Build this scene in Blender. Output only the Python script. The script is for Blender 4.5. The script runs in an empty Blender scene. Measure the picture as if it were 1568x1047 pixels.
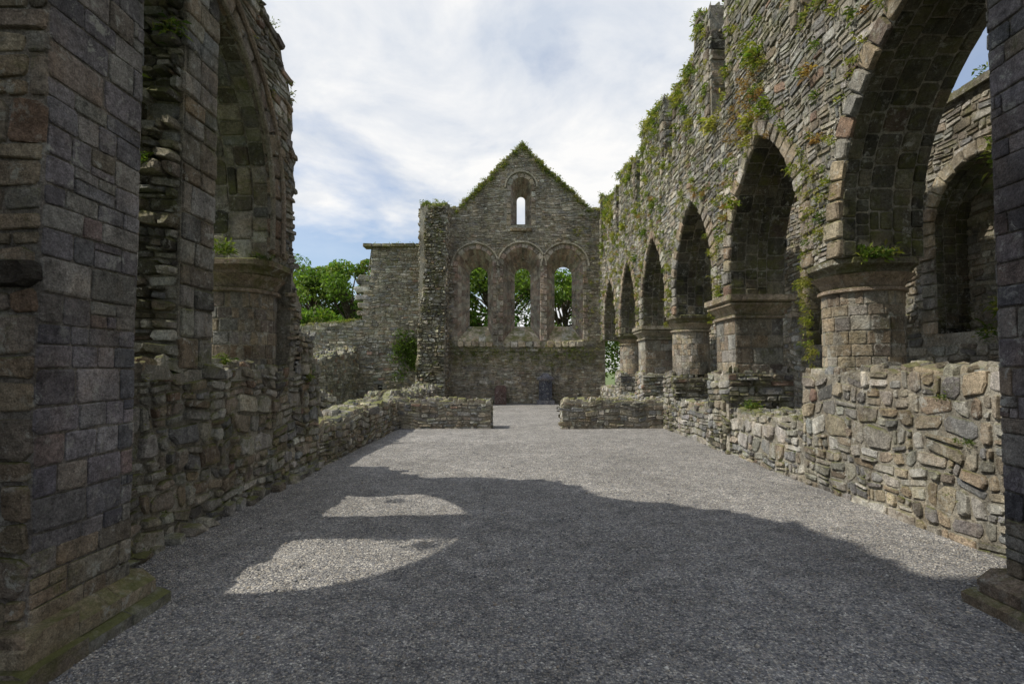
import bpy, math, random
import numpy as np
from mathutils import Vector, noise
from mathutils.geometry import tessellate_polygon
R = random.Random(7)
scene = bpy.context.scene
Z = Vector((0,0,1))

# ------------------------------------------------------------ mesh builder
class MB:
    def __init__(s): s.v=[]; s.f=[]; s.c=[]
    def add(s, vs, fs, col):
        b=len(s.v); s.v.extend(vs)
        s.f.extend([tuple(i+b for i in f) for f in fs]); s.c.extend([col]*len(vs))
    def obj(s, name, mat, parent=None, smooth=False):
        me=bpy.data.meshes.new(name); me.from_pydata([tuple(v) for v in s.v],[],s.f)
        a=me.color_attributes.new('Col','FLOAT_COLOR','POINT')
        a.data.foreach_set('color', np.array(s.c,dtype=np.float32).ravel())
        me.materials.append(mat); me.update()
        if smooth: me.polygons.foreach_set('use_smooth',[True]*len(me.polygons))
        o=bpy.data.objects.new(name,me); scene.collection.objects.link(o)
        if parent: o.parent=parent
        return o
def empty(name):
    o=bpy.data.objects.new(name,None); scene.collection.objects.link(o); return o

# ------------------------------------------------------------ materials
def nodes(name):
    m=bpy.data.materials.new(name); m.use_nodes=True
    nt=m.node_tree; nt.nodes.clear(); return m,nt
class NT:
    def __init__(s,nt): s.nt=nt
    def n(s,t,**k):
        x=s.nt.nodes.new(t)
        for a,b in k.items(): setattr(x,a,b)
        return x
    def l(s,a,b): s.nt.links.new(a,b)
    def noise(s,co,scale,detail=5,rough=.6,dist=0):
        x=s.n('ShaderNodeTexNoise'); x.inputs['Scale'].default_value=scale
        x.inputs['Detail'].default_value=detail; x.inputs['Roughness'].default_value=rough
        x.inputs['Distortion'].default_value=dist
        s.l(co,x.inputs['Vector']); return x.outputs['Fac']
    def mr(s,v,a,b,c,d):
        x=s.n('ShaderNodeMapRange'); s.l(v,x.inputs['Value'])
        for i,q in zip(('From Min','From Max','To Min','To Max'),(a,b,c,d)): x.inputs[i].default_value=q
        return x.outputs['Result']
    def math(s,op,a,b=None):
        x=s.n('ShaderNodeMath',operation=op)
        for i,q in enumerate((a,b)):
            if q is None: continue
            if isinstance(q,(int,float)): x.inputs[i].default_value=q
            else: s.l(q,x.inputs[i])
        return x.outputs[0]
    def mix(s,fac,a,b,mode='MIX'):
        x=s.n('ShaderNodeMix',data_type='RGBA',blend_type=mode)
        for i,q in ((0,fac),(6,a),(7,b)):
            if isinstance(q,(int,float)): x.inputs[i].default_value=q
            elif isinstance(q,tuple): x.inputs[i].default_value=q
            else: s.l(q,x.inputs[i])
        return x.outputs[2]

def stone_mat():
    m,nt=nodes('masonry'); g=NT(nt)
    geo=g.n('ShaderNodeNewGeometry'); P=geo.outputs['Position']
    at=g.n('ShaderNodeVertexColor',layer_name='Col')
    big=g.mr(g.noise(P,.8,5,.65),.3,.7,.58,1.36)
    mp=g.n('ShaderNodeMapping'); mp.inputs['Scale'].default_value=(1,1,.35); g.l(P,mp.inputs[0])
    streak=g.mr(g.noise(mp.outputs[0],4.5,6,.65,.3),.3,.7,.64,1.32)
    fin=g.mr(g.noise(P,26,8,.8),.3,.7,.42,1.58)
    spk=g.mr(g.noise(P,95,3,.7),.35,.65,.72,1.28)
    k=g.math('MULTIPLY',g.math('MULTIPLY',big,streak),g.math('MULTIPLY',fin,spk))
    cc=g.n('ShaderNodeCombineColor'); 
    for i in range(3): g.l(k,cc.inputs[i])
    col=g.mix(1.0,at.outputs['Color'],cc.outputs[0],'MULTIPLY')
    st=g.mr(g.noise(P,2.3,5,.6,.4),.50,.72,0,.6)
    col=g.mix(st,col,g.mix(1.0,col,(1.14,.97,.76,1),'MULTIPLY'))
    li=g.mr(g.noise(P,9,8,.78,.4),.545,.61,0,.82)
    li=g.math('MULTIPLY',li,g.mr(g.noise(P,1.5,3,.5),.38,.58,.12,1))
    col=g.mix(li,col,g.mix(g.noise(P,3,2),(.42,.42,.35,1),(.64,.63,.58,1)))
    dk=g.mr(g.noise(P,5.5,8,.75,.3),.53,.65,0,.66)
    col=g.mix(dk,col,g.mix(1.0,col,(.32,.31,.30,1),'MULTIPLY'))
    sx=g.n('ShaderNodeSeparateXYZ'); g.l(geo.outputs['Normal'],sx.inputs[0])
    up=g.mr(sx.outputs['Z'],.2,.9,0,.75)
    mo=g.math('ADD',g.math('ADD',g.noise(P,2.6,9,.75,.3),g.math('MULTIPLY',up,.24)),g.math('MULTIPLY',at.outputs['Alpha'],.3))
    mo=g.mr(mo,.59,.77,0,.88)
    mc=g.mix(g.noise(P,13,3),(.06,.08,.018,1),(.24,.235,.08,1))
    col=g.mix(mo,col,mc)
    b=g.n('ShaderNodeBsdfPrincipled'); g.l(col,b.inputs['Base Color'])
    b.inputs['Roughness'].default_value=.92; b.inputs['Specular IOR Level'].default_value=.15
    h=g.math('ADD',g.noise(P,9,10,.75),g.math('MULTIPLY',g.noise(P,60,5,.7),.35))
    bp=g.n('ShaderNodeBump'); bp.inputs['Strength'].default_value=1; bp.inputs['Distance'].default_value=.08
    g.l(h,bp.inputs['Height']); g.l(bp.outputs[0],b.inputs['Normal'])
    o=g.n('ShaderNodeOutputMaterial'); g.l(b.outputs[0],o.inputs[0]); return m
def leaf_mat(name,tr=.35):
    m,nt=nodes(name); g=NT(nt)
    at=g.n('ShaderNodeVertexColor',layer_name='Col')
    d=g.n('ShaderNodeBsdfPrincipled'); d.inputs['Roughness'].default_value=.6; d.inputs['Specular IOR Level'].default_value=.2
    t=g.n('ShaderNodeBsdfTranslucent'); g.l(at.outputs[0],d.inputs['Base Color']); 
    g.l(g.mix(1.0,at.outputs[0],(1.3,1.5,.6,1),'MULTIPLY'),t.inputs['Color'])
    mx=g.n('ShaderNodeMixShader'); mx.inputs[0].default_value=tr
    g.l(d.outputs[0],mx.inputs[1]); g.l(t.outputs[0],mx.inputs[2])
    o=g.n('ShaderNodeOutputMaterial'); g.l(mx.outputs[0],o.inputs[0]); return m
def gravel_mat():
    m,nt=nodes('gravel'); g=NT(nt)
    geo=g.n('ShaderNodeNewGeometry'); P=geo.outputs['Position']
    v=g.n('ShaderNodeTexVoronoi'); v.inputs['Scale'].default_value=70; g.l(P,v.inputs['Vector'])
    v2=g.n('ShaderNodeTexVoronoi'); v2.inputs['Scale'].default_value=30; g.l(P,v2.inputs['Vector'])
    sc=g.n('ShaderNodeSeparateColor'); g.l(v.outputs['Color'],sc.inputs[0])
    sc2=g.n('ShaderNodeSeparateColor'); g.l(v2.outputs['Color'],sc2.inputs[0])
    r=g.n('ShaderNodeValToRGB'); g.l(sc.outputs[0],r.inputs[0])
    e=r.color_ramp.elements; e[0].color=(.09,.09,.095,1); e[1].color=(.68,.65,.59,1)
    for p,c in ((.3,(.22,.22,.225,1)),(.6,(.315,.305,.285,1)),(.85,(.43,.39,.33,1))):
        x=e.new(p); x.color=c
    col=g.mix(g.mr(sc2.outputs[1],0,1,0,.3),r.outputs[0],(.29,.285,.275,1))
    k=g.math('MULTIPLY',g.mr(g.noise(P,.8,7,.7),.3,.7,.74,1.26),g.mr(v.outputs['Distance'],0,.65,1.2,.6))
    k=g.math('MULTIPLY',k,g.mr(g.noise(P,4.5,7,.85),.3,.7,.52,1.48))
    cc=g.n('ShaderNodeCombineColor')
    for i in range(3): g.l(k,cc.inputs[i])
    col=g.mix(1.0,col,cc.outputs[0],'MULTIPLY')
    b=g.n('ShaderNodeBsdfPrincipled'); g.l(col,b.inputs['Base Color'])
    b.inputs['Roughness'].default_value=.9; b.inputs['Specular IOR Level'].default_value=.2
    h=g.math('ADD',g.math('MULTIPLY',v.outputs['Distance'],-1.0),g.math('MULTIPLY',g.noise(P,18,4,.7),.8))
    bp=g.n('ShaderNodeBump'); bp.inputs['Strength'].default_value=.9; bp.inputs['Distance'].default_value=.02
    g.l(h,bp.inputs['Height']); g.l(bp.outputs[0],b.inputs['Normal'])
    o=g.n('ShaderNodeOutputMaterial'); g.l(b.outputs[0],o.inputs[0]); return m
def pebble_mat():
    m,nt=nodes('pebbles'); g=NT(nt)
    at=g.n('ShaderNodeVertexColor',layer_name='Col')
    b=g.n('ShaderNodeBsdfPrincipled'); g.l(at.outputs[0],b.inputs['Base Color']); b.inputs['Roughness'].default_value=.85
    o=g.n('ShaderNodeOutputMaterial'); g.l(b.outputs[0],o.inputs[0]); return m
def grass_mat():
    m,nt=nodes('grass_ground'); g=NT(nt)
    geo=g.n('ShaderNodeNewGeometry'); P=geo.outputs['Position']
    col=g.mix(g.noise(P,1.5,8,.7),(.04,.07,.015,1),(.12,.15,.04,1))
    b=g.n('ShaderNodeBsdfPrincipled'); g.l(col,b.inputs['Base Color']); b.inputs['Roughness'].default_value=.95
    o=g.n('ShaderNodeOutputMaterial'); g.l(b.outputs[0],o.inputs[0]); return m
STONE=stone_mat(); LEAF=leaf_mat('leaves'); GRAVEL=gravel_mat(); PEB=pebble_mat(); GRASS=grass_mat()

# ------------------------------------------------------------ masonry tools
RUB=[((.355,.34,.295),6),((.39,.36,.295),4),((.27,.268,.26),4),((.29,.25,.195),3.5),((.30,.215,.165),.7),((.50,.48,.43),4),((.19,.18,.165),3)]
GAB=[((.33,.295,.235),6),((.38,.34,.265),4),((.24,.225,.20),3),((.265,.225,.17),4),((.45,.425,.36),2)]
WARM=[((.29,.235,.17),5),((.34,.28,.205),4),((.235,.20,.165),4),((.27,.255,.23),3),((.27,.19,.14),1)]
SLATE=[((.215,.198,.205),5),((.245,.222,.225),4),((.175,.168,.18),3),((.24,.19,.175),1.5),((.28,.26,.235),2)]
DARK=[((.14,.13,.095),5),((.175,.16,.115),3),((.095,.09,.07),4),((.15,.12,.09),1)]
RED=[((.32,.25,.20),5),((.37,.33,.265),4),((.27,.235,.19),3)]
BUFF=[((.38,.325,.24),5),((.33,.27,.195),4),((.29,.255,.205),3),((.36,.335,.285),3)]
def pick(p):
    t=R.uniform(0,sum(w for _,w in p))
    for c,w in p:
        t-=w
        if t<=0: break
    k=R.uniform(.76,1.24); return tuple(x*k*R.uniform(.975,1.025) for x in c)
MORT=(.33,.305,.25)
def plane(O,U,V,N):
    O,U,V,N=map(Vector,(O,U,V,N))
    return lambda u,v,d: O+U*u+V*v+N*d
def stone(mb,mp,ua,ub,va,vb,h,col,rough=.35,warp=None,lead=.01):
    w=ub-ua; hh=vb-va; cu=(ua+ub)/2; cv=(va+vb)/2; m=min(w,hh)
    jj=.03 if rough<.25 else .12
    pts=[]
    for (sx,sy,fl) in ((-1,-1,0),(1,-1,1),(1,1,0),(-1,1,1)):
        c1=m*R.uniform(.04,rough)*(1 if rough<.25 else R.uniform(.7,1.4)); c2=m*R.uniform(.04,rough)
        jx=R.uniform(-jj,jj*.5)*m*sx; jy=R.uniform(-jj,jj*.5)*m*sy
        px=cu+sx*w/2+jx; py=cv+sy*hh/2+jy
        a=(px-sx*c1,py); b=(px,py-sy*c2)
        pts += [b,a] if fl==0 else [a,b]
    tx=R.uniform(-.35,.35)*h/w*1.2; ty=R.uniform(-.35,.35)*h/hh*1.2
    vs=[]
    for sc,dd in ((1,-lead),(.965,.6),(.84,1.0)):
        for (x,y) in pts:
            x2=cu+(x-cu)*sc; y2=cv+(y-cv)*sc
            d=dd if dd<0 else h*dd*R.uniform(.8,1.15)+(x2-cu)*tx+(y2-cv)*ty
            if warp: 
                ox,oy=warp(x2,y2); x2+=ox; y2+=oy
            vs.append(mp(x2,y2,d))
    n=8; fs=[]
    for r in range(2):
        for i in range(n):
            j=(i+1)%n; fs.append((r*n+i,r*n+j,(r+1)*n+j,(r+1)*n+i))
    fs.append(tuple(2*n+i for i in range(n)))
    mb.add(vs,fs,col)
def mkwarp(seed,amp=.05,sc=.9):
    def w(u,v):
        a=noise.noise(Vector((u*sc,v*sc,seed*3.7))); b=noise.noise(Vector((u*sc*1.3,v*sc*1.3,seed*3.7+50)))
        c=noise.noise(Vector((u*3.3,v*3.3,seed+9))); e=noise.noise(Vector((u*3.1,v*3.1,seed+77)))
        return a*amp*.6+c*amp*.5,b*amp+e*amp*.55
    return w
def fill(mb,mp,u0,u1,v0,v1,mask=None,rh=(.09,.2),sw=(.14,.45),gap=.014,h=(.012,.04),pal=RUB,rough=.4,wamp=.10,moss=0,split=.4):
    W=mkwarp(R.uniform(0,99),wamp) if wamp else None
    v=v0
    while v<v1-.03:
        H=R.uniform(*rh)
        if v+H>v1-rh[0]*.6: H=v1-v
        u=u0 - (R.uniform(0,sw[0]) if mask else 0)
        while u<u1-.03:
            w=sw[0]+(sw[1]-sw[0])*R.random()**1.3; w*=(.7+.6*min(1,H/rh[1]))
            if u+w>u1-sw[0]*.6: w=u1-u
            parts=[(u,u+w,v,v+H)]
            if H>rh[0]*1.4 and R.random()<split:
                q=v+H*R.uniform(.3,.7); p=u+w*R.uniform(.3,.7); z=R.random()
                if z<.3: parts=[(u,u+w,v,q),(u,u+w,q,v+H)]
                elif z<.55: parts=[(u,u+w,v,q),(u,p,q,v+H),(p,u+w,q,v+H)]
                elif z<.8: parts=[(u,p,v,v+H),(p,u+w,v,q),(p,u+w,q,v+H)]
                else: parts=[(u,p,v,q),(p,u+w,v,q),(u,u+w,q,v+H)]
            for (a,b,c,d) in parts:
                ok=b-a>.03 and d-c>.02
                if ok and mask:
                    ox,oy=W((a+b)/2,(c+d)/2) if W else (0,0)
                    ok=mask((a+b)/2+ox,(c+d)/2+oy)
                if ok:
                    m=moss if not callable(moss) else moss((a+b)/2,(c+d)/2)
                    g=min(gap*R.uniform(.5,1.5)/2,(d-c)*.2)
                    stone(mb,mp,a+g,b-g,c+g,d-g,R.uniform(*h),pick(pal)+(m,),rough,W)
            u+=w
        v+=H
def prism(mb,mpf,mpb,polys,col=MORT+(0,)):
    flat=[p for q in polys for p in q]; n=len(flat)
    tri=tessellate_polygon([[Vector((a,b,0)) for a,b in q] for q in polys])
    vs=[mpf(a,b,0) for a,b in flat]+[mpb(a,b,0) for a,b in flat]
    fs=[tuple(t) for t in tri]+[tuple(i+n for i in reversed(t)) for t in tri]
    b=0
    for q in polys:
        for i in range(len(q)):
            j=(i+1)%len(q); fs.append((b+i,b+j,n+b+j,n+b+i))
        b+=len(q)
    mb.add(vs,fs,col)
class Arch:
    def __init__(s,c,a,zb,zs,rise):
        s.c,s.a,s.zb,s.zs,s.rise=c,a,zb,zs,rise; s.R=(a*a+rise*rise)/(2*a)
    def inside(s,u,v,t=0):
        if v<s.zb-(t if s.zb>.1 else 0): return False
        if v<s.zs: return abs(u-s.c)<s.a+t
        q=(s.R+t)**2-(v-s.zs)**2
        return q>0 and abs(u-s.c)<math.sqrt(q)-(s.R-s.a)
    def outline(s,n=14):
        ph=math.asin(min(1,s.rise/s.R)); L=[(s.c-s.a,s.zb)]
        k=max(2,int((s.zs-s.zb)/.3))
        L+=[(s.c-s.a,s.zb+(s.zs-s.zb)*i/k) for i in range(1,k)]
        C=s.c-s.a+s.R
        L+=[(C-s.R*math.cos(ph*i/n),s.zs+s.R*math.sin(ph*i/n)) for i in range(n+1)]
        return L+[(2*s.c-x,y) for x,y in reversed(L[:-1])]
class Poly:
    def __init__(s,pts):
        s.p=pts; s.s=[0]
        for i in range(1,len(pts)): s.s.append(s.s[-1]+math.dist(pts[i],pts[i-1]))
        sn=[]
        for i in range(len(pts)-1):
            dx,dy=pts[i+1][0]-pts[i][0],pts[i+1][1]-pts[i][1]; l=math.hypot(dx,dy); sn.append((dy/l,-dx/l))
        s.n=[]
        for i in range(len(pts)):
            a=sn[max(0,i-1)]; b=sn[min(len(sn)-1,i)]; x,y=a[0]+b[0],a[1]+b[1]; l=math.hypot(x,y) or 1; s.n.append((x/l,y/l))
        s.L=s.s[-1]
    def at(s,t):
        t=max(0,min(s.L,t)); i=0
        while i<len(s.s)-2 and s.s[i+1]<t: i+=1
        f=(t-s.s[i])/(s.s[i+1]-s.s[i]); g=lambda A:(A[i][0]*(1-f)+A[i+1][0]*f,A[i][1]*(1-f)+A[i+1][1]*f)
        return g(s.p),g(s.n)
def arch_dress(mb,F,arch,thick,ring=.28,pal=BUFF,spal=DARK,h=(.035,.07),vl=.24,moss=0,soff=True,skip=None):
    pl=Poly(arch.outline())
    def sof(u,v,d):
        (x,y),(nx,ny)=pl.at(u); return F(x+nx*d,y+ny*d,-v)
    mk=(lambda u,v: not skip(*pl.at(u)[0])) if skip else None
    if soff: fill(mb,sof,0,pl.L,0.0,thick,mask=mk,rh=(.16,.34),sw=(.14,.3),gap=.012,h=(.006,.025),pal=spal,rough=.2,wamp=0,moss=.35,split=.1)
    def rg(u,v,d):
        (x,y),(nx,ny)=pl.at(u); return F(x-nx*v,y-ny*v,d)
    half=pl.L/2; k=max(3,round(half/vl))
    for s in (0,half):
        for i in range(k):
            a=s+half*i/k; b=s+half*(i+1)/k
            if skip and skip(*pl.at((a+b)/2)[0]): continue
            stone(mb,rg,a+.005,b-.005,-.012,ring*R.uniform(.8,1.15),R.uniform(*h),pick(pal)+(moss,),.2)
def wall(mb,O,U,N,u0,u1,z0,prof,thick,arches=(),holes=(),step=.25,faces='FBT01',pal=RUB,rh=(.09,.2),sw=(.14,.45),h=(.012,.04),moss=0,ring=.28,apal=BUFF,mask=None,topmoss=.3,gap=.014,spal=DARK,rough=.36,split=.4,amoss=0):
    O,U,N=Vector(O),Vector(U),Vector(N)
    F=plane(O,U,Z,N); B=plane(O-N*thick,U,Z,-N)
    bot=[(u0,z0)]
    for a in sorted(arches,key=lambda a:a.c): bot+=a.outline()
    bot.append((u1,z0))
    n=max(2,int((u1-u0)/step)); top=[(u1-(u1-u0)*i/n,prof(u1-(u1-u0)*i/n)) for i in range(n+1)]
    prism(mb,F,B,[bot+top]+[hh.outline() for hh in holes])
    allA=list(arches)+list(holes)
    def mk(u,v):
        if v>prof(u)-.03 or u<u0+.03 or u>u1-.03: return False
        for a in allA:
            if a.inside(u,v,ring-.08): return False
        return mask(u,v) if mask else True
    zt=max(p[1] for p in top)
    kw=dict(pal=pal,moss=moss,gap=gap,rough=rough,split=split,h=h)
    if 'F' in faces: fill(mb,F,u0,u1,z0,zt,mk,rh=rh,sw=sw,**kw)
    if 'B' in faces: fill(mb,B,u0,u1,z0,zt,mk,rh=(rh[0]*1.3,rh[1]*1.3),sw=(sw[0]*1.3,sw[1]*1.3),**kw)
    if 'T' in faces:
        T=lambda u,v,d: O+U*u-N*v+Z*(prof(u)+d)
        fill(mb,T,u0,u1,0,thick,rh=(.13,.3),sw=(.12,.4),h=(.02,.11),pal=pal,moss=topmoss,wamp=0,gap=.02)
    for ch,uu,s in (('0',u0,-1),('1',u1,1)):
        if ch in faces:
            E=plane(O+U*uu,-N,Z,U*s); fill(mb,E,0,thick,z0,prof(uu)-.02,rh=rh,sw=sw,h=h,pal=pal,moss=moss,wamp=0)
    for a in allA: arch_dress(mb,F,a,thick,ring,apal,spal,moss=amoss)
    return F,B
def ragged(base,amp=.15,seed=0,stepw=.35):
    def f(u):
        b=base(u) if callable(base) else base
        k=math.floor(u/stepw)
        return b+amp*noise.noise(Vector((k*1.37+.5,seed*5.1,.3)))*1.6+amp*.3*noise.noise(Vector((u*3,seed,7)))
    return f
def loft(mb,secs,col,n=None):
    k=len(secs[0]); vs=[v for s in secs for v in s]; fs=[]
    for r in range(len(secs)-1):
        for i in range(k):
            j=(i+1)%k; fs.append((r*k+i,r*k+j,(r+1)*k+j,(r+1)*k+i))
    fs.append(tuple(range(k-1,-1,-1))); fs.append(tuple((len(secs)-1)*k+i for i in range(k)))
    mb.add(vs,fs,col)
def sq(cx,cy,hx,hy,z,ch=.0,j=0):
    if ch<=0: P=[(-hx,-hy),(hx,-hy),(hx,hy),(-hx,hy)]
    else: P=[(-hx+ch,-hy),(hx-ch,-hy),(hx,-hy+ch),(hx,hy-ch),(hx-ch,hy),(-hx+ch,hy),(-hx,hy-ch),(-hx,-hy+ch)]
    return [Vector((cx+a+R.uniform(-j,j),cy+b+R.uniform(-j,j),z)) for a,b in P]
def column(mb,cx,cy,z0,z1,r,hx,hy,square=False,pal=BUFF,top=3.06):
    if square:
        s=r*.98
        for O,U,N in (((cx-s,cy-s,0),(1,0,0),(0,-1,0)),((cx-s,cy-s,0),(0,1,0),(-1,0,0)),((cx+s,cy-s,0),(0,1,0),(1,0,0)),((cx-s,cy+s,0),(1,0,0),(0,1,0))):
            fill(mb,plane(O,U,Z,N),0,2*s,z0,z1,rh=(.2,.34),sw=(.26,.6),gap=.008,h=(.006,.014),pal=pal,rough=.12,wamp=0,split=.1,moss=.1)
        loft(mb,[sq(cx,cy,s,s,z0),sq(cx,cy,s,s,z1)],MORT+(0,))
    else:
        C=lambda u,v,d: Vector((cx+(r+d)*math.cos(u/r),cy+(r+d)*math.sin(u/r),v))
        fill(mb,C,0,2*math.pi*r,z0,z1,rh=(.14,.2),sw=(.15,.24),gap=.004,h=(.006,.011),pal=pal,rough=.08,wamp=0,split=0,moss=.08)
        loft(mb,[[Vector((cx+r*math.cos(t*math.tau/24),cy+r*math.sin(t*math.tau/24),z)) for t in range(24)] for z in (z0,z1)],MORT+(0,))
    c=pick(pal)+(.3,); H=top-z1
    if square:
        pr=[(0,.0),(.05,.02),(.05,.12),(.01,.16),(.03,.3),(.10,.5),(.14,.56),(.14,.64),(.11,.68),(.18,.76),(.18,1)]
        b=r
        loft(mb,[sq(cx,cy,b+a,b+a,z1+H*t,.03,.004) for a,t in pr],c)
    else:
        pr=[(.0,.0),(.05,.03),(.05,.12),(.0,.16),(.04,.35),(.12,.52)]
        loft(mb,[[Vector((cx+(r+a)*math.cos(t*math.tau/24),cy+(r+a)*math.sin(t*math.tau/24),z1+H*q)) for t in range(24)] for a,q in pr],c)
        c2=pick(pal); c2=tuple(x*.6 for x in c2)+(.5,)
        loft(mb,[sq(cx,cy,hx*a,hy*a,z1+H*q,.14*a+.02,.006) for a,q in ((.80,.45),(.93,.58),(.93,.68),(.97,.74),(1.06,.82),(1.06,.97),(1.03,1.0))],c2)

# ------------------------------------------------------------ foliage tools
GR=[(.10,.15,.03),(.15,.19,.04),(.07,.115,.025),(.22,.22,.06),(.18,.22,.045)]
YG=[(.27,.25,.06),(.23,.24,.05),(.32,.28,.10),(.16,.2,.035)]
RD=[(.28,.15,.07),(.32,.20,.09),(.24,.15,.08)]
def tuft(mb,p,r,n,pal=GR,droop=.5,out=Vector((0,0,0)),bl=None,wid=1):
    p=Vector(p); bl=bl or r
    base=R.choice(pal)
    for i in range(n):
        q=p+Vector((R.gauss(0,r*.45),R.gauss(0,r*.45),R.gauss(0,r*.35)))
        d=(Vector((R.gauss(0,1),R.gauss(0,1),R.gauss(.6,.8)))+out*1.2).normalized()
        L=bl*R.uniform(.3,1.0); s=d.cross(Vector((R.random(),R.random(),R.random()))).normalized()*L*R.uniform(.05,.18)*wid
        m=q+d*L*.5; e=q+d*L+Vector((0,0,-droop*L*.6))
        k=R.uniform(.55,1.35); c=base if R.random()<.6 else R.choice(pal)
        mb.add([q,m+s,e,m-s],[(0,1,2,3)],tuple(x*k for x in c)+(1,))
def leafcloud(mb,p,rad,n,size,pal):
    p=Vector(p)
    for i in range(n):
        g=Vector((R.gauss(0,1),R.gauss(0,1),R.gauss(0,1))); g=g/max(1,g.length/1.6)
        q=p+Vector((g.x*rad[0],g.y*rad[1],g.z*rad[2]))*.6
        a=Vector((R.gauss(0,1),R.gauss(0,1),R.gauss(0,1))).normalized(); b=a.cross(Vector((R.random(),R.random(),R.random()+.1))).normalized()
        s=size*R.uniform(.5,1.3); k=R.uniform(.6,1.4); c=R.choice(pal)
        mb.add([q-a*s,q+b*s*.55,q+a*s,q-b*s*.55],[(0,1,2,3)],tuple(x*k for x in c)+(1,))
def limb(mb,a,b,r0,r1,col):
    a,b=Vector(a),Vector(b); d=(b-a).normalized(); s=d.orthogonal().normalized(); t=d.cross(s)
    mid=(a+b)/2+Vector((R.uniform(-.06,.06),R.uniform(-.06,.06),.04))*(b-a).length
    loft(mb,[[p+(s*math.cos(i*math.tau/7)+t*math.sin(i*math.tau/7))*r for i in range(7)] for p,r in ((a,r0),(mid,(r0+r1)/2),(b,r1))],col)
def tree(x,y,H,W,n=9000,pal=None,size=.15):
    root=empty('deciduous_tree'); root.location=(x,y,0)
    pal=pal or [(.075,.13,.025),(.11,.18,.035),(.05,.095,.02),(.15,.21,.045)]
    t=MB(); l=MB(); th=H*.35
    bc=(.09,.07,.05,0)
    limb(t,(0,0,0),(R.uniform(-.2,.2),R.uniform(-.2,.2),th),H*.035,H*.024,bc)
    limb(t,(0,0,th),(R.uniform(-.4,.4),0,H*.75),H*.024,H*.008,bc)
    K=42
    for i in range(K):
        a=R.uniform(0,math.tau); e=R.uniform(-.45,1); rr=R.uniform(.45,1.0)
        c=Vector((math.cos(a)*W/2*rr*math.sqrt(max(.05,1-e*e*.8)),math.sin(a)*W/2*rr*math.sqrt(max(.05,1-e*e*.8)),H*.62+e*H*.34))
        limb(t,(0,0,R.uniform(th*.8,H*.65)),c,H*.010,H*.003,bc)
        kk=R.uniform(.6,1.3); sp=[tuple(v*kk*R.uniform(.85,1.15) for v in R.choice(pal)) for _ in range(3)]
        s=R.uniform(.08,.18)*W
        leafcloud(l,c,(s,s,s*.75),n//K,size,sp)
    t.obj('trunk',STONE,root); l.obj('crown',LEAF,root)
    return root

# ------------------------------------------------------------ GROUND
def sheet(name,x0,x1,y0,y1,z,st,amp,mat):
    nx=max(1,int((x1-x0)/st)); ny=max(1,int((y1-y0)/st)); vs=[];fs=[]
    for j in range(ny+1):
        for i in range(nx+1):
            x=x0+(x1-x0)*i/nx; y=y0+(y1-y0)*j/ny
            vs.append((x,y,z+(amp*noise.noise(Vector((x*.6,y*.6,0)))+amp*.4*noise.noise(Vector((x*2.5,y*2.5,3))) if amp else 0)))
    for j in range(ny):
        for i in range(nx):
            a=j*(nx+1)+i; fs.append((a,a+1,a+nx+2,a+nx+1))
    me=bpy.data.meshes.new(name); me.from_pydata(vs,[],fs); me.materials.append(mat)
    me.polygons.foreach_set('use_smooth',[True]*len(me.polygons))
    o=bpy.data.objects.new(name,me); scene.collection.objects.link(o); return o
sheet('grass_ground',-400,400,-200,600,-.03,100,0,GRASS)
sheet('gravel_ground',-4.6,8.2,-6,25.2,.0,.16,.022,GRAVEL)
def pebbles():
    rs=np.random.RandomState(3); N=90000
    y=2.2+ (rs.rand(N)**1.5)*9.5; x=-3.2+rs.rand(N)*7.35
    s=(.003+.006*rs.rand(N)**2); s[rs.rand(N)<.006]*=2.2
    base=np.array([[1,0,0],[0,1,0],[-1,0,0],[0,-1,0],[0,0,.7],[0,0,-.7]],dtype=float)
    a=rs.rand(N)*6.28; v=np.repeat(base[None],N,0)*(0.7+.6*rs.rand(N,6,1))
    c,sn=np.cos(a)[:,None],np.sin(a)[:,None]
    vx=v[:,:,0]*c-v[:,:,1]*sn; vy=v[:,:,0]*sn+v[:,:,1]*c; vz=v[:,:,2]
    V=np.stack([vx*s[:,None]+x[:,None],vy*s[:,None]+y[:,None],vz*s[:,None]],-1)
    z=np.array([.022*noise.noise(Vector((p*.6,q*.6,0)))+.0088*noise.noise(Vector((p*2.5,q*2.5,3))) for p,q in zip(x,y)])
    V[:,:,2]+=(z+s*.3)[:,None]
    F=np.array([[0,1,4],[1,2,4],[2,3,4],[3,0,4],[1,0,5],[2,1,5],[3,2,5],[0,3,5]])
    FF=(F[None]+ (np.arange(N)*6)[:,None,None]).reshape(-1,3)
    me=bpy.data.meshes.new('loose_gravel'); me.vertices.add(N*6); me.vertices.foreach_set('co',V.ravel())
    me.loops.add(len(FF)*3); me.loops.foreach_set('vertex_index',FF.ravel().astype(np.int32))
    me.polygons.add(len(FF)); me.polygons.foreach_set('loop_start',np.arange(0,len(FF)*3,3,dtype=np.int32)); 
    me.update(calc_edges=True)
    pal=np.array([[.20,.20,.205],[.30,.29,.275],[.10,.10,.105],[.38,.34,.28],[.56,.54,.49],[.26,.215,.165]])
    cc=pal[rs.choice(6,N,p=[.3,.24,.20,.13,.05,.08])]*(0.8+.4*rs.rand(N,1))
    col=np.ones((N,6,4)); col[:,:,:3]=cc[:,None]
    at=me.color_attributes.new('Col','FLOAT_COLOR','POINT'); at.data.foreach_set('color',col.astype(np.float32).ravel())
    me.materials.append(PEB); o=bpy.data.objects.new('loose_gravel',me); scene.collection.objects.link(o)
pebbles()

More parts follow.
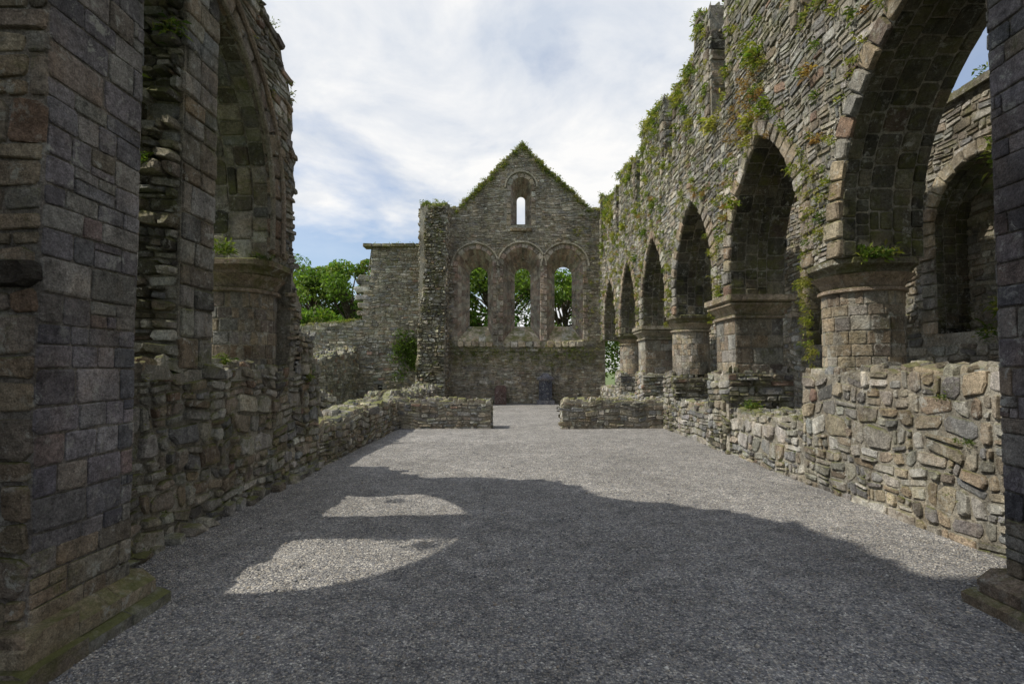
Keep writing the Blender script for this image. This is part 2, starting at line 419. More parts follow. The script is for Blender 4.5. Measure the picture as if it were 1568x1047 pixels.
# ------------------------------------------------------------ RIGHT ARCADE
XR=4.2; TR=1.05; XL=-3.25; TL=1.05; CAP=3.06
right=empty('arcade_wall')
mb=MB()
piers=[6.95,10.35,13.75,17.2,20.7]
ar=[]
edges=[3.3]+piers+[24.3]
for i in range(6):
    a=edges[i]+(.43 if i else .4); b=edges[i+1]-(.43 if i<5 else .3)
    ar.append(Arch((a+b)/2,(b-a)/2,CAP,3.5,2.15 if i else 2.2))
def rtop(u):
    z=9.2+.22*math.sin(u*1.3)
    for p in piers+[24.3]:
        if abs(u-p)<.42: return 6.95+.25*math.sin(p*7)
    return z+(0.5*(max(0,u-22)/3))
rprof=ragged(rtop,.42,1,.3)
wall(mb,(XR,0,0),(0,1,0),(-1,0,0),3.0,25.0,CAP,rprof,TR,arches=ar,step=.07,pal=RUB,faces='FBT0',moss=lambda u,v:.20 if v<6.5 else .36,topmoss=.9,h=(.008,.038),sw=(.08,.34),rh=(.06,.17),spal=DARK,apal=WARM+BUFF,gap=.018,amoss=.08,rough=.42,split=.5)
for p in piers+[24.3]:
    zb=6.95+.25*math.sin(p*7)
    E=plane((XR,p+.40,0),(1,0,0),Z,(0,-1,0)); fill(mb,E,0,TR,zb,8.95,rh=(.14,.26),sw=(.2,.5),h=(.01,.03),pal=DARK+WARM,wamp=0,moss=.25)
    for sgn in (-1,1):
        z=zb
        while z<8.85:
            hh=R.uniform(.16,.28); a=p+sgn*.44; L=R.uniform(.14,.3)*sgn
            stone(mb,plane((XR,0,0),(0,1,0),Z,(-1,0,0)),min(a,a+L),max(a,a+L),z+.005,z+hh-.005,.055,pick(GAB)+(.1,),.15); z+=hh
mb.obj('upper_wall',STONE,right)
mb=MB()
for i,p in enumerate(piers):
    column(mb,XR+TR/2,p,1.5,2.62,.47,.54,.43,square=(i%2==1),pal=BUFF if i%2==0 else WARM+GAB)
mb.obj('piers',STONE,right)
low=empty('low_stone_wall'); mb=MB()
wall(mb,(XR-.04,0,0),(0,1,0),(-1,0,0),3.3,7.42,-.05,ragged(1.57,.03,2,.3),1.15,step=.08,faces='FBT1',rh=(.09,.27),sw=(.12,.40),h=(.008,.035),topmoss=.0,moss=.06,pal=RUB+BUFF,gap=.02,rough=.42,split=.5)
wall(mb,(XR-.03,0,0),(0,1,0),(-1,0,0),7.42,9.9,-.05,ragged(.8,.09,3,.3),1.1,step=.1,faces='FBT',rh=(.09,.26),sw=(.12,.38),h=(.012,.045),moss=.06,rough=.45,gap=.02,split=.5)
wall(mb,(XR-.10,0,0),(0,1,0),(-1,0,0),9.85,10.85,-.05,ragged(1.5,.08,4,.3),1.25,step=.1,faces='FBT01',h=(.02,.06),moss=.2,pal=RUB+DARK)
wall(mb,(XR-.03,0,0),(0,1,0),(-1,0,0),10.85,13.3,-.05,ragged(.78,.1,5,.3),1.1,step=.1,faces='FBT',h=(.02,.05),moss=.05)
wall(mb,(XR-.06,0,0),(0,1,0),(-1,0,0),13.25,14.25,-.05,ragged(1.5,.08,6,.3),1.2,step=.1,faces='FBT01',h=(.02,.05),moss=.2,pal=RUB+DARK)
for a,b,z in ((14.25,16.7,.7),(16.7,17.7,1.5),(17.7,20.2,.7),(20.2,21.2,1.5),(21.2,24.9,.8)):
    wall(mb,(XR-.04,0,0),(0,1,0),(-1,0,0),a,b,-.05,ragged(z,.08,a,.3),1.15,step=.1,faces='FBT01',h=(.02,.05),moss=.1)
mb.obj('wall_masonry',STONE,low)

for x0,x1 in ((1.33,4.15),(-3.5,-.67)):
    o=empty('screen_wall'); mb=MB()
    wall(mb,(0,14.25,0),(1,0,0),(0,-1,0),x0,x1,-.05,ragged(.74,.045,x0,.35),.75,step=.1,faces='FBT01',h=(.015,.04),rh=(.07,.16),sw=(.12,.38),moss=.08,pal=GAB+RUB)
    mb.obj('wall_masonry',STONE,o)

# ------------------------------------------------------------ RIGHT AISLE WALL
o=empty('aisle_wall'); mb=MB()
ah=[Arch(8.8,1.0,2.3,4.3,1.1),Arch(13.2,.9,2.3,4.3,1.1),Arch(18,.9,2.3,4.3,1.1)]
wall(mb,(8.1,0,0),(0,1,0),(-1,0,0),2.0,26,-.05,ragged(6.75,.12,9,.5),1.0,holes=ah,step=.25,faces='FT0',rh=(.08,.2),sw=(.14,.45),pal=RUB+GAB,moss=.16,topmoss=.6,ring=.3,gap=.02)
for a in ah:
    wall(mb,(8.75,0,0),(0,1,0),(-1,0,0),a.c-a.a-.1,a.c+a.a+.1,a.zb-.1,lambda u,a=a:a.zs+a.rise*.55,.3,faces='F',pal=GAB,moss=.2)
loft(mb,[[Vector((8.0,y,6.55)),Vector((8.3,y,6.55)),Vector((8.3,y,6.72)),Vector((8.0,y,6.68))] for y in (2,26)],(.22,.2,.16,.5))
mb.obj('wall_masonry',STONE,o)

# ------------------------------------------------------------ LEFT ARCADE FRAGMENT
left=empty('arcade_wall'); mb=MB()
la=Arch(5.13,1.55,1.6,3.7,2.05)
def lt(u):
    pts=[(3,9.8),(4.5,9.5),(5.2,9.1),(5.65,8.1),(6.0,7.0),(6.4,6.45),(6.8,6.1),(7.1,5.85),(7.35,5.4),(7.5,5.25),(8,5)]  # near end, above the view, raised to shape the shadow on the floor
    for (a,b),(c,d) in zip(pts,pts[1:]):
        if u<=c: return b+(d-b)*max(0,(u-a)/(c-a))
    return 5
lprof=ragged(lt,.18,11,.2)
F=plane((XL,0,0),(0,1,0),Z,(1,0,0)); B=plane((XL-TL,0,0),(0,1,0),Z,(-1,0,0))
def lend(z): return 7.46+.13*noise.noise(Vector((math.floor(z/.22)*1.7,3,1)))*1.6-(.12*max(0,(z-3.5))/2)
zs=[1.6+i*.11 for i in range(33)]
end=[(lend(z)+(.25 if z<2.6 else 0),z) for z in zs]
ys=[7.3-(7.3-3.3)*i/40 for i in range(41)]
outer=[(3.3,1.6)]+[p for p in la.outline() if not (p[0]>la.c and p[1]<CAP)]+[(6.68,CAP),(7.38,CAP),(7.38,1.6)]+end+[(u,lprof(u)) for u in ys]
prism(mb,F,B,[outer])
def lm(u,v):
    if u<3.33 or v>lprof(u)-.03 or u>lend(v)-.04+(.25 if v<2.6 else 0): return False
    if la.inside(u,v,.28): return False
    if v<CAP and u>6.6 and u<7.4: return False
    return True
fill(mb,F,3.3,7.9,1.6,10.9,lm,pal=RUB+WARM,rh=(.06,.15),sw=(.10,.32),h=(.012,.045),moss=.18,gap=.02)
fill(mb,B,3.3,7.9,1.6,10.9,lm,pal=RUB,rh=(.1,.2),sw=(.15,.5),h=(.015,.05),moss=.05)
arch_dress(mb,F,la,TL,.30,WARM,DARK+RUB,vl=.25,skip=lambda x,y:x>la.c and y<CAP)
pl=Poly(la.outline())
def roll(off,rad,z_in,colr):
    secs=[]
    for i in range(80):
        t=pl.L*(i/79); (x,y),(nx,ny)=pl.at(t)
        if x>la.c and y<CAP+.03: break
        secs.append([F(x+nx*(off+rad*math.cos(q*math.tau/8)),y+ny*(off+rad*math.cos(q*math.tau/8)),z_in+rad*math.sin(q*math.tau/8)) for q in range(8)])
    loft(mb,secs,colr)
roll(-.02,.035,.05,(.30,.27,.21,.1)); roll(-.30,.035,.06,(.34,.28,.22,.1))
for z in np.arange(1.7,5.1,.15):
    for k in range(4):
        x=XL-.05-k*.27-R.uniform(0,.1); y=lend(z)+(.25 if z<2.6 else 0)+R.uniform(-.03,.05)
        stone(mb,plane((x,y,z),(-1,0,0),Z,(0,1,0)),0,R.uniform(.14,.3),0,R.uniform(.08,.16),R.uniform(.02,.16),pick(RUB)+(.1,),.4,lead=.12)
for u in np.arange(4.8,7.4,.15):
    for k in range(4):
        stone(mb,plane((XL-.02-k*.27,u,lprof(u)),(-1,0,0),(0,1,0),Z),0,.26,-.08,R.uniform(.02,.1),R.uniform(.03,.16),pick(RUB)+(.4,),.4,lead=.1)
mb.obj('upper_wall',STONE,left)
mb=MB(); column(mb,XL-.52,7.0,1.6,2.62,.45,.53,.42,pal=WARM); mb.obj('pier',STONE,left)
mb=MB()
wall(mb,(XL-.02,0,0),(0,1,0),(1,0,0),4.95,5.5,1.6,ragged(5.55,.05,3),1.0,faces='B1',pal=SLATE+RUB,rh=(.14,.3),sw=(.2,.4),h=(.01,.03),rough=.2,split=.2,gap=.01,moss=.08)
fill(mb,plane((XL-.02,4.95,0),(-1,0,0),Z,(0,-1,0)),0,1.0,1.6,5.4,rh=(.07,.18),sw=(.08,.3),h=(.01,.16),pal=DARK+RUB,moss=.25,wamp=.05)
z=1.62
while z<5.5:
    hh=R.uniform(.17,.32)
    y=5.5; 
    while y>4.98:
        L=R.uniform(.18,.42); ye=max(y-L,4.95-R.uniform(-.05,.05)) if y-L>5.05 else 4.95-R.uniform(-.04,.06)
        stone(mb,plane((XL-.02,0,0),(0,1,0),Z,(1,0,0)),ye+.004,y-.004,z+.004,z+hh-.004,R.uniform(.02,.035),pick(BUFF+RUB)+(0.08,),.1); y=ye
        if ye<4.99: break
    z+=hh
mb.obj('blocking_masonry',STONE,left)
mb=MB()
lb=ragged(lambda u:1.62 if u<7.6 else (2.15 if u<8.2 else 1.75),.05,21,.3)
wall(mb,(XL,0,0),(0,1,0),(1,0,0),3.4,8.5,-.05,lb,1.1,step=.08,faces='FBT1',rh=(.09,.26),sw=(.10,.38),h=(.015,.06),pal=RUB+RUB+WARM,moss=.2,gap=.02,rough=.44,split=.55)
for i in range(22):
    y=3.6+i*.23; stone(mb,plane((XL+.02,y,0),(0,1,0),Z,(1,0,0)),0,R.uniform(.12,.26),-.03,R.uniform(.04,.16),R.uniform(.04,.16),pick(RUB)+(.15,),.5)
mb.obj('base_wall',STONE,left)

o=empty('low_stone_wall'); mb=MB()
wall(mb,(XL,0,0),(0,1,0),(1,0,0),8.5,14.25,-.05,ragged(lambda u:.66+.02*(u-8.5),.07,31,.35),.95,step=.1,faces='FBT',h=(.02,.055),rh=(.08,.22),sw=(.12,.4),pal=RUB+BUFF,moss=.1,rough=.45,split=.5)
wall(mb,(XL-.9,0,0),(0,1,0),(1,0,0),9.3,12.0,-.05,ragged(lambda u:1.15-.15*abs(u-10.3),.18,32,.3),.8,step=.1,faces='FBT01',h=(.03,.09))
wall(mb,(XL-.3,0,0),(0,1,0),(1,0,0),15.0,23.5,-.05,ragged(.85,.12,33,.5),.9,step=.12,faces='FBT0',h=(.03,.07))
for i in range(14):
    stone(mb,plane((XL-R.uniform(.1,.9),R.uniform(9,13.8),.66),(1,0,0),(0,1,0),Z),0,R.uniform(.2,.4),0,R.uniform(.2,.4),R.uniform(.1,.28),pick(RUB)+(.2,),.5)
mb.obj('wall_masonry',STONE,o)

# ------------------------------------------------------------ CROSSING PIERS + UNSEEN TOWER
def cross_pier(name,xf,xb,s):
    o=empty(name); mb=MB(); y0,y1=2.75,3.46; zt=6.4
    xa,xc=min(xf,xb),max(xf,xb)
    loft(mb,[sq((xa+xc)/2,(y0+y1)/2,(xc-xa)/2-.004,(y1-y0)/2-.004,z) for z in (.1,zt)],(.25,.225,.20,0))
    kw=dict(rh=(.10,.21),sw=(.12,.34),gap=.005,h=(.004,.012),rough=.14,wamp=.02,split=.15)
    nf=plane((xf,0,0),(0,1,0),Z,(s,0,0))
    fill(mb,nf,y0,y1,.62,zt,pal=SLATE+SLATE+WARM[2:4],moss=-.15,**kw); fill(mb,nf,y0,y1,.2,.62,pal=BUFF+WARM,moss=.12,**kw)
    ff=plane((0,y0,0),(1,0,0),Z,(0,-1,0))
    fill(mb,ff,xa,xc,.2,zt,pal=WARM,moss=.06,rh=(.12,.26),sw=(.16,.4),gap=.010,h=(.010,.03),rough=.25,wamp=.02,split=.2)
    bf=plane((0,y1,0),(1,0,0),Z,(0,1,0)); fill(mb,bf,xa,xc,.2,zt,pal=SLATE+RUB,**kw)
    P=lambda x,z,y: Vector((x,y,z))
    for e,z0,z1,z2 in ((.17,-.05,.07,.10),(.11,.10,.18,.25)):
        n=3
        for i in range(n):
            ya=y0-e+(y1-y0+2*e)*i/n+.003; yb=y0-e+(y1-y0+2*e)*(i+1)/n-.003
            c=pick(BUFF)+(.12,); sx=xf+s*(e+R.uniform(-.006,.006))
            loft(mb,[[P(xb,z0,y),P(sx,z0,y),P(sx,z1,y),P(sx-s*(e-.01)*(.5 if z0<0 else .95),z2,y),P(xb,z2,y)][::s] for y in (ya,yb)],c)
        m=5
        for i in range(m):
            a=xf+s*e+(xb-xf)*i/m; b=xf+s*e+(xb-xf)*(i+1)/m; lo,hi=min(a,b)+.003,max(a,b)-.003
            yy=y0-e-.012
            loft(mb,[[Vector((x,y0+.2,z0)),Vector((x,yy,z0)),Vector((x,yy,z1)),Vector((x,yy+e*(.5 if z0<0 else .95),z2+.002)),Vector((x,y0+.2,z2+.002))] for x in (lo,hi)],pick(BUFF)+(.12,))
    if s>0:
        stone(mb,plane((xf-.5,y0,2.04),(1,0,0),Z,(0,-1,0)),0,.52,0,.17,.07,(.07,.06,.05,0),.3)  # dark block: the shade inside a hole, put into its colour
    mb.obj('pier_masonry',STONE,o); return o
cross_pier('crossing_pier',-2.57,-4.6,1)
cross_pier('crossing_pier',3.27,5.3,-1)
o=empty('unseen_crossing_tower'); mb=MB()  # out-of-view tower, added to keep sun off the foreground
ca=Arch(.35,2.6,6.4,6.5,2.4)
wall(mb,(0,2.75,0),(1,0,0),(0,-1,0),-4.6,5.3,6.4,lambda u:13.0,.71,arches=[ca],faces='FB01',rh=(.2,.35),sw=(.3,.7),step=1)
wall(mb,(-4.6,0,0),(0,1,0),(-1,0,0),-4.5,2.74,-.05,lambda u:13.0,.7,faces='F',rh=(.25,.4),sw=(.3,.8),step=1)  # unseen side wall run to the ground to block sun below the tower
wall(mb,(5.3,0,0),(0,1,0),(1,0,0),-4.5,2.74,5.5,lambda u:13.0,.7,faces='F',rh=(.25,.4),sw=(.3,.8),step=1)
mb.obj('unseen_tower_masonry',STONE,o)

# ------------------------------------------------------------ GABLE
gab=empty('gable_wall'); mb=MB(); GY=25.0; GT=1.0
def gp(u):
    if u<-2.9: return 9.65
    if u<.3: return 9.55+(12.85-9.55)*(u+2.9)/3.2
    if u<3.7: return 12.85-(12.85-9.6)*(u-.3)/3.4
    return 9.6
gprof=ragged(gp,.05,41,.3)
def W(c,a,zb,zs): return Arch(c,a,zb,zs,a*.999)
outs=[W(-1.95,.88,3.05,6.72),W(.33,.92,3.05,6.75),W(2.45,.90,3.05,6.72)]
ins=[W(-1.85,.46,3.85,6.42),W(.38,.40,3.85,6.42),W(2.45,.44,3.85,6.45)]
outs.append(W(.3,.52,8.75,10.65)); ins.append(W(.3,.21,9.1,10.3))
GF=plane((0,GY,0),(1,0,0),Z,(0,-1,0)); GB=plane((0,GY+GT,0),(1,0,0),Z,(0,1,0))
n=60; top=[(4.4-(8.95)*i/n,gprof(4.4-8.95*i/n)) for i in range(n+1)]
outer=[(-4.55,-.05),(4.4,-.05)]+top
def face(mp,polys,col):
    flat=[p for q in polys for p in q]; tri=tessellate_polygon([[Vector((a,b,0)) for a,b in q] for q in polys])
    mb.add([mp(a,b,0) for a,b in flat],[tuple(t) for t in tri],col)
face(GF,[outer]+[w.outline() for w in outs],MORT+(0,)); face(GB,[outer]+[w.outline() for w in ins],MORT+(0,))
m=len(outer); mb.add([GF(a,b,0) for a,b in outer]+[GB(a,b,0) for a,b in outer],[(i,(i+1)%m,m+(i+1)%m,m+i) for i in range(m)],MORT+(.6,))
for wo,wi in zip(outs,ins):
    def samp(w,k=20):
        L=[(w.c-w.a,w.zb+(w.zs-w.zb)*i/k) for i in range(k)]
        L+=[(w.c-w.a*math.cos(math.pi*i/20),w.zs+w.a*math.sin(math.pi*i/20)) for i in range(21)]
        L+=[(w.c+w.a,w.zb+(w.zs-w.zb)*(k-i)/k) for i in range(1,k+1)]
        L+=[(w.c+w.a-2*w.a*i/5,w.zb) for i in range(1,5)]
        return L
    A=samp(wo); Bq=samp(wi); N_=len(A)
    for i in range(N_):
        j=(i+1)%N_
        for q in range(3):
            t0,t1=q/3,(q+1)/3
            def pt(k,t): return GF(A[k][0]*(1-t)+Bq[k][0]*t,A[k][1]*(1-t)+Bq[k][1]*t,-GT*t)
            sill = A[i][1]<=wo.zb+.01 and A[j][1]<=wo.zb+.01
            c=pick(BUFF if sill else RED)
            if sill: c=tuple(x*1.5 for x in c)
            mb.add([pt(i,t0),pt(j,t0),pt(j,t1),pt(i,t1)],[(0,1,2,3)],c+((.1 if sill else 0),))
    pl2=Poly(wo.outline())
    def rg(u,v,d,pl2=pl2):
        (x,y),(nx,ny)=pl2.at(u); return GF(x-nx*v,y-ny*v,d)
    k=int(pl2.L/.28)
    for i in range(k):
        stone(mb,rg,pl2.L*i/k+.006,pl2.L*(i+1)/k-.006,-.02,(.2 if wo is outs[3] else R.choice((.16,.24))),.05,pick(RED if wo is not outs[3] else BUFF)+(0,),.1)
    secs=[]
    for i in range(25):
        a=math.pi*i/24; rr=wo.a+.22
        secs.append([GF(wo.c-(rr+dx)*math.cos(a),wo.zs+(rr+dx)*math.sin(a),dz) for dx,dz in ((0,0),(.10,0),(.09,.12),(.02,.12))])
    loft(mb,secs,(.36,.33,.26,.1))
def gm(u,v):
    if v>gprof(u)-.05 or u<-4.5 or u>4.35: return False
    return not any(w.inside(u,v,.2) for w in outs)
fill(mb,GF,-4.55,4.4,0,12.9,gm,pal=GAB,rh=(.07,.18),sw=(.12,.42),h=(.015,.05),moss=lambda u,v:.18+(.35 if abs(gprof(u)-v)<.5 else 0)+(.3 if 1.8<v<3.1 else 0),gap=.018,rough=.45)
u=-3.2
while u<4.1:
    w=R.uniform(.4,.8); stone(mb,GF,u,min(u+w,4.15)-.01,2.55,2.67,.08,pick(GAB)+(.45,),.1); u+=w
stone(mb,GF,-.25,.85,8.45,8.62,.12,(.2,.16,.1,.1),.1)
for w in outs[:3]:
    for i in range(5):
        a=w.c-w.a+2*w.a*i/5; stone(mb,GF,a+.01,a+2*w.a/5-.01,2.75,3.05,.09,tuple(x*1.5 for x in pick(BUFF))+(.05,),.25)
for i in range(46):
    u=-3.0+i*.155; 
    if u>4.0: break
    z0=gprof(u); stone(mb,plane((u,GY-.06,z0-.05),(1,0,0),(0,1,0),Z),-.09,.09,0,GT+.1,R.uniform(.08,.2),pick(GAB)+(.7,),.2,lead=.05)
mb.obj('gable_masonry',STONE,gab)
mb=MB()
sp=lambda u:9.75-.5*max(0,24.75-u)
wall(mb,(XL-.02,0,0),(0,1,0),(1,0,0),24.1,24.98,-.05,sp,1.25,faces='FT',pal=GAB+BUFF,h=(.02,.08),topmoss=.7,rh=(.1,.22))
def ru(v): return 1.3*(.82+.28*noise.noise(Vector((1,v*.8,4)))+.30*max(0,(6-v))/6)
E=lambda u,v,d: Vector((XL-.02-u*ru(v)/1.3,24.1-d-.45*max(0,(6-v))/6*(1+noise.noise(Vector((u*2,v*1.5,4)))),v))
fill(mb,E,0,1.3,0,9.4,None,rh=(.08,.2),sw=(.10,.36),h=(.02,.2),pal=GAB+RUB,moss=.25,rough=.5,split=.5,gap=.03)
nn=20
mb.add([E(0,9.4*i/nn,-.03) for i in range(nn+1)]+[E(1.3,9.4*i/nn,-.03) for i in range(nn+1)]+[Vector((XL-.02,24.3,9.4*i/nn)) for i in range(nn+1)]+[Vector((XL-1.27,24.3,9.4*i/nn)) for i in range(nn+1)],
   [(i,i+1,nn+2+i,nn+1+i) for i in range(nn)]+[(i,i+1,2*nn+3+i,2*nn+2+i) for i in range(nn)]+[(nn+1+i,nn+2+i,3*nn+4+i,3*nn+3+i) for i in range(nn)],MORT+(.1,))
fill(mb,plane((XL-1.27,0,0),(0,1,0),Z,(-1,0,0)),24.1,25.9,0,9.3,None,pal=GAB,h=(.02,.1))
mb.obj('wall_stub',STONE,gab)

# ------------------------------------------------------------ LEFT BACKGROUND RUIN
o=empty('ruined_range_wall'); mb=MB()
def rp(u):
    if u<-7.75: return 3.95+.1*(u+10)
    if u<-7.35: return 6.2
    return 8.0
wall(mb,(0,26,0),(1,0,0),(0,-1,0),-11.5,-4.5,-.05,ragged(rp,.06,61,.3),1.0,step=.1,faces='F0T',pal=RUB+GAB,rh=(.08,.2),h=(.02,.06),moss=.18,topmoss=.6)
u=-7.75
while u<-4.7:
    w=R.uniform(.4,.7); stone(mb,plane((0,25.9,0),(1,0,0),Z,(0,-1,0)),u,u+w-.01,7.9,8.08,.16,pick(GAB)+(.5,),.12,lead=.5); u+=w
for z in (6.2,6.0,5.6,5.2,4.8,4.4): stone(mb,plane((0,26,0),(1,0,0),Z,(0,-1,0)),-8.15-R.uniform(-.15,.15),-7.4,z,z+.3,.05,pick(RUB)+(.2,),.5,lead=.6)
wall(mb,(-7.9,0,0),(0,1,0),(1,0,0),17.0,25.9,-.05,ragged(lambda u:1.6+.12*(u-17),.15,62,.4),.9,faces='FT0',pal=RUB,moss=.1)
stone(mb,plane((0,26,0),(1,0,0),Z,(0,-1,0)),-6.95,-6.7,.3,.9,.06,(.02,.02,.02,0),.05)  # near-black block painted as the shade of a small niche
mb.obj('wall_masonry',STONE,o)

# ------------------------------------------------------------ MONUMENTS at the gable foot
o=empty('grave_slab'); mb=MB()
loft(mb,[[Vector((x,GY-.30+.22*z/.9+dy,z)) for x,z in ((-.98,-.02),(-.42,-.02),(-.42,.80),(-.52,.90),(-.88,.90),(-.98,.80))] for dy in (-.11,-.01)],(.17,.115,.10,-1))
mb.obj('slab',STONE,o)
o=empty('memorial_stone'); mb=MB(); cx=1.46
loft(mb,[sq(cx,GY-.42,.42,.26,z,.01) for z in (-.02,.2)],(.17,.17,.19,-1))
loft(mb,[sq(cx,GY-.42,.31,.14,z,.02) for z in (.2,1.12)],(.085,.09,.11,-1))
loft(mb,[sq(cx,GY-.42,a,b,z,.02) for a,b,z in ((.31,.14,1.12),(.40,.2,1.18),(.40,.2,1.26),(.30,.14,1.32),(.16,.1,1.42),(.14,.09,1.5))],(.18,.18,.2,-1))
mb.obj('memorial',STONE,o)

# ------------------------------------------------------------ WALL PLANTS
mb=MB()
def rightok(u,v): return not any(a.inside(u,v,.02) for a in ar) and v<rprof(u)-.05
out=Vector((-1,0,0))
for i in range(1500):
    u=3.3+R.random()*21.5; v=R.uniform(3.3,9.0)
    if not rightok(u,v): continue
    if v<4.3 and R.random()<.5: continue
    if noise.noise(Vector((u*.7,v*.7,5)))<-.12+R.uniform(-.2,.1): continue
    s=R.uniform(.025,.10)*(1.25 if v>6.5 else 1)
    if R.random()<.06: s*=1.9
    tuft(mb,(XR-.04,u,v),s,int(22+s*500),R.choice((GR,YG,GR,YG,RD) if 4.5<v<7 else (GR,YG)),.6,out)
for a in ar:
    for i in range(52):
        pl3=Poly(a.outline()); (x,y),(nx,ny)=pl3.at(R.uniform(0,pl3.L)); t=R.uniform(.28,.5)
        if R.random()<.6: tuft(mb,(XR-.05,x-nx*t,y-ny*t),R.uniform(.04,.11),38,R.choice((GR,YG,YG)),.7,out)
for p,z0,z1,nn in ((7.36,1.65,2.9,40),(7.32,2.9,4.6,50),(10.75,2.6,4.4,20),(14.1,2.8,4.3,16),(17.6,2.8,4.6,12)):
    for i in range(nn):
        z=R.uniform(z0,z1); tuft(mb,(XR-.03+R.uniform(0,.1),p+R.uniform(-.09,.09)+ .12*math.sin(z*3),z),R.uniform(.04,.09),40,YG,.8,out)
for i in range(44): tuft(mb,(XR-.04,R.uniform(8.4,9.9),R.uniform(5.8,7.0)),.08,34,RD,.7,out)
for i in range(5): tuft(mb,(XR+.25+i*.08,6.5,3.08),.11,70,GR,.3,Vector((0,-.6,.4)),.14)
for i in range(14): tuft(mb,(7.95,R.uniform(7.4,8.6),R.uniform(2.2,2.7)),.18,80,GR,.4,out)
for i in range(8): tuft(mb,(7.95,8.0+R.uniform(-.3,.3),R.uniform(4.9,5.4)),.16,80,GR,.4,out)
mb.obj('wall_plants',LEAF)
mb=MB()
y=5.0
while y<25:
    z=rprof(y)
    for k in range(4):
        pal=R.choice((GR,YG,YG)); tuft(mb,(XR+R.uniform(-.04,.3)+k*.25*R.random(),y,z+R.uniform(-.12,.06)),R.uniform(.08,.17),85,pal,.4,out*.5)
    if R.random()<.5 and z>8: tuft(mb,(XR-.06,y,z-R.uniform(.1,.6)),.11,80,R.choice((YG,GR)),.9,out)
    y+=R.uniform(.08,.16)
for i in range(190):
    u=R.uniform(-2.9,3.8); tuft(mb,(u,GY-.02,gprof(u)+R.uniform(-.3,.1)),R.uniform(.08,.16),45,R.choice((GR,YG)),.4,Vector((0,-1,0)))
for i in range(210):
    u=R.uniform(-3,3.9); tuft(mb,(u,GY-.06,2.5+R.gauss(0,.25)),R.uniform(.06,.12),30,R.choice((GR,YG,GR)),.7,Vector((0,-1,0)))
for i in range(90):
    u=R.uniform(2.9,4.0); tuft(mb,(u,GY-.05,R.uniform(3,9.3)),R.uniform(.06,.12),26,R.choice((GR,YG)),.7,Vector((0,-1,0)))
for i in range(100):
    u=R.uniform(-11.2,-4.6); tuft(mb,(u,26+R.uniform(-.05,.5),rp(u)+.02),R.uniform(.08,.2),40,R.choice((GR,YG)),.4)
for i in range(80): tuft(mb,(XL-R.uniform(.0,1.25),R.uniform(24,25),9.6+R.uniform(-.3,.1)),.13,40,GR,.4)
for i in range(70): 
    v=R.uniform(.5,9.2); tuft(mb,E(R.uniform(0,1.3),v,.08),R.uniform(.05,.11),28,R.choice((GR,YG)),.7,Vector((0,-1,0)))
for i in range(70): 
    u=R.uniform(4.9,7.4); tuft(mb,(XL-R.uniform(-.05,.9),u,lprof(u)+R.uniform(-.05,.08)),R.uniform(.04,.09),45,R.choice((GR,YG)),.4)
for i in range(60): tuft(mb,(8.1+R.uniform(0,.6),R.uniform(4,25),6.8),.14,35,R.choice((GR,YG)),.3)
mb.obj('wall_top_grass',LEAF)
mb=MB()
for x,y,z,s in ((XR+.1,9.4,.95,.13),(XR-.05,5.0,1.35,.05),(XR-.07,4.7,.95,.04),(XR+.3,10.0,1.5,.1),(XL-.3,6.25,3.1,.12),(XL-.5,4.65,4.4,.16),(XL-.3,4.8,3.6,.08),(XL-.2,6.0,1.7,.1),(-4.0,12.5,.7,.15),(-3.8,11,.75,.1),(XL-.3,5.8,1.68,.1),(XL+.0,7.9,1.5,.08),(XL-.1,4.85,4.9,.12),(XL-.1,6.7,3.08,.1)):
    for k in range(4): tuft(mb,(x+R.uniform(-.06,.06),y+R.uniform(-.1,.1),z),s,50,GR,.4)
for i in range(80):
    tuft(mb,(XL+.05,R.uniform(3.8,8.4),R.uniform(.05,1.6)),R.uniform(.015,.04),16,R.choice((GR,YG)),.4,Vector((1,0,0)))
for i in range(60):
    tuft(mb,(XR-.08,R.uniform(3.8,13),R.uniform(.02,.8)),R.uniform(.015,.04),16,R.choice((GR,YG)),.4,out)
for i in range(40):
    u=R.uniform(4.5,7.4); v=R.uniform(3.4,6.3)
    if lm(u,v): tuft(mb,(XL+.03,u,v),R.uniform(.02,.06),22,R.choice((GR,YG)),.5,Vector((1,0,0)))
mb.obj('weeds',LEAF)
mb=MB()
for i in range(26): leafcloud(mb,(-5.2+R.gauss(0,.5),25.85,2.4+R.gauss(0,.45)),(.4,.12,.35),90,.06,[(.07,.12,.02),(.11,.16,.03)])
mb.obj('ivy_bush',LEAF)

# ------------------------------------------------------------ TREES
LG=[(.12,.19,.035),(.165,.24,.05),(.085,.145,.028),(.21,.27,.07)]
tree(-17.5,44,10.6,8,13000,LG); tree(-13.2,42,10.9,7,13000,LG); tree(-22,50,12.4,9,10000,LG); tree(-9.5,40,9.8,6,9000)
tree(-6.5,38,10.8,6,9000); tree(-1.5,40,10.4,8,9000); tree(4,42,9.7,8,9000,LG); tree(9.5,44,9,8,6000); tree(-14.6,36,6,6,9000,LG)
mb=MB()
for i in range(170):
    x=-32+i*.32; leafcloud(mb,(x,47+R.uniform(-2,2),R.uniform(1,4.2)),(1.6,1.4,1.5),110,.17,R.choice((LG,[(.07,.12,.025),(.10,.15,.03)])))
mb.obj('hedge_row',LEAF)

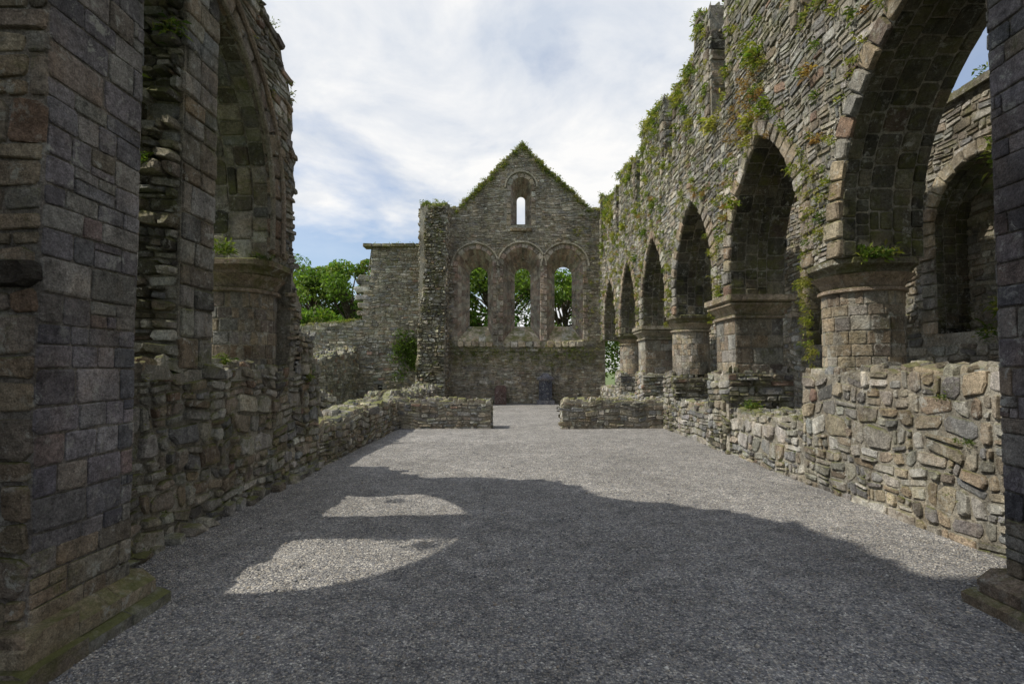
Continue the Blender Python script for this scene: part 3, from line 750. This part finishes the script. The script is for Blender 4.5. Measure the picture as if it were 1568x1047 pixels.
# ------------------------------------------------------------ LIGHT
el=math.radians(56); az=math.radians(4)
tr=Vector((math.cos(az)*math.cos(el),math.sin(az)*math.cos(el),-math.sin(el)))
sd=bpy.data.lights.new('sun','SUN'); sd.energy=5.0; sd.angle=math.radians(.6); sd.color=(1,.94,.83)
so=bpy.data.objects.new('sun',sd); scene.collection.objects.link(so); so.rotation_euler=tr.to_track_quat('-Z','Y').to_euler(); so.location=(-10,0,20)
w=bpy.data.worlds.new('World'); scene.world=w; w.use_nodes=True; nt=w.node_tree; nt.nodes.clear(); g=NT(nt)
sky=g.n('ShaderNodeTexSky',sky_type='NISHITA'); sky.sun_disc=False; sky.sun_elevation=el; sky.sun_rotation=math.radians(-94); sky.air_density=1.2; sky.dust_density=.8
tc=g.n('ShaderNodeTexCoord'); s=g.n('ShaderNodeSeparateXYZ'); g.l(tc.outputs['Generated'],s.inputs[0])
zz=g.math('ADD',g.math('MAXIMUM',s.outputs['Z'],0.0),.25)
cx=g.math('DIVIDE',s.outputs['X'],zz); cy=g.math('DIVIDE',s.outputs['Y'],zz)
cb=g.n('ShaderNodeCombineXYZ'); g.l(cx,cb.inputs[0]); g.l(cy,cb.inputs[1]); cb.inputs[2].default_value=8.3
n1=g.noise(cb.outputs[0],1.15,9,.56,.25); n2=g.noise(cb.outputs[0],2.3,9,.58,.35)
cov=g.mr(n1,.42,.54,0,1)
skc=g.mix(1.0,sky.outputs[0],(.115,.125,.14,1),'MULTIPLY')
cl=g.mix(g.mr(n2,.36,.62,0,1),(.62,.685,.79,1),(.99,.985,.975,1))
fc=g.mix(g.mr(cov,0,1,.25,1),skc,cl)
zen=g.mr(s.outputs['Z'],.6,.95,1.0,1.8)
bg=g.n('ShaderNodeBackground'); g.l(fc,bg.inputs[0]); g.l(zen,bg.inputs[1])
ow=g.n('ShaderNodeOutputWorld'); g.l(bg.outputs[0],ow.inputs[0])

# ------------------------------------------------------------ CAMERA
cd=bpy.data.cameras.new('camera'); cd.lens=18; cd.sensor_width=36; cd.clip_end=1500; cd.clip_start=.05
cd.shift_x=-.003; cd.shift_y=.009
co=bpy.data.objects.new('camera',cd); scene.collection.objects.link(co); co.location=(0,0,1.6); co.rotation_euler=(math.radians(92.2),0,0)
scene.camera=co
scene.view_settings.view_transform='Standard'; scene.view_settings.look='None'; scene.view_settings.exposure=0
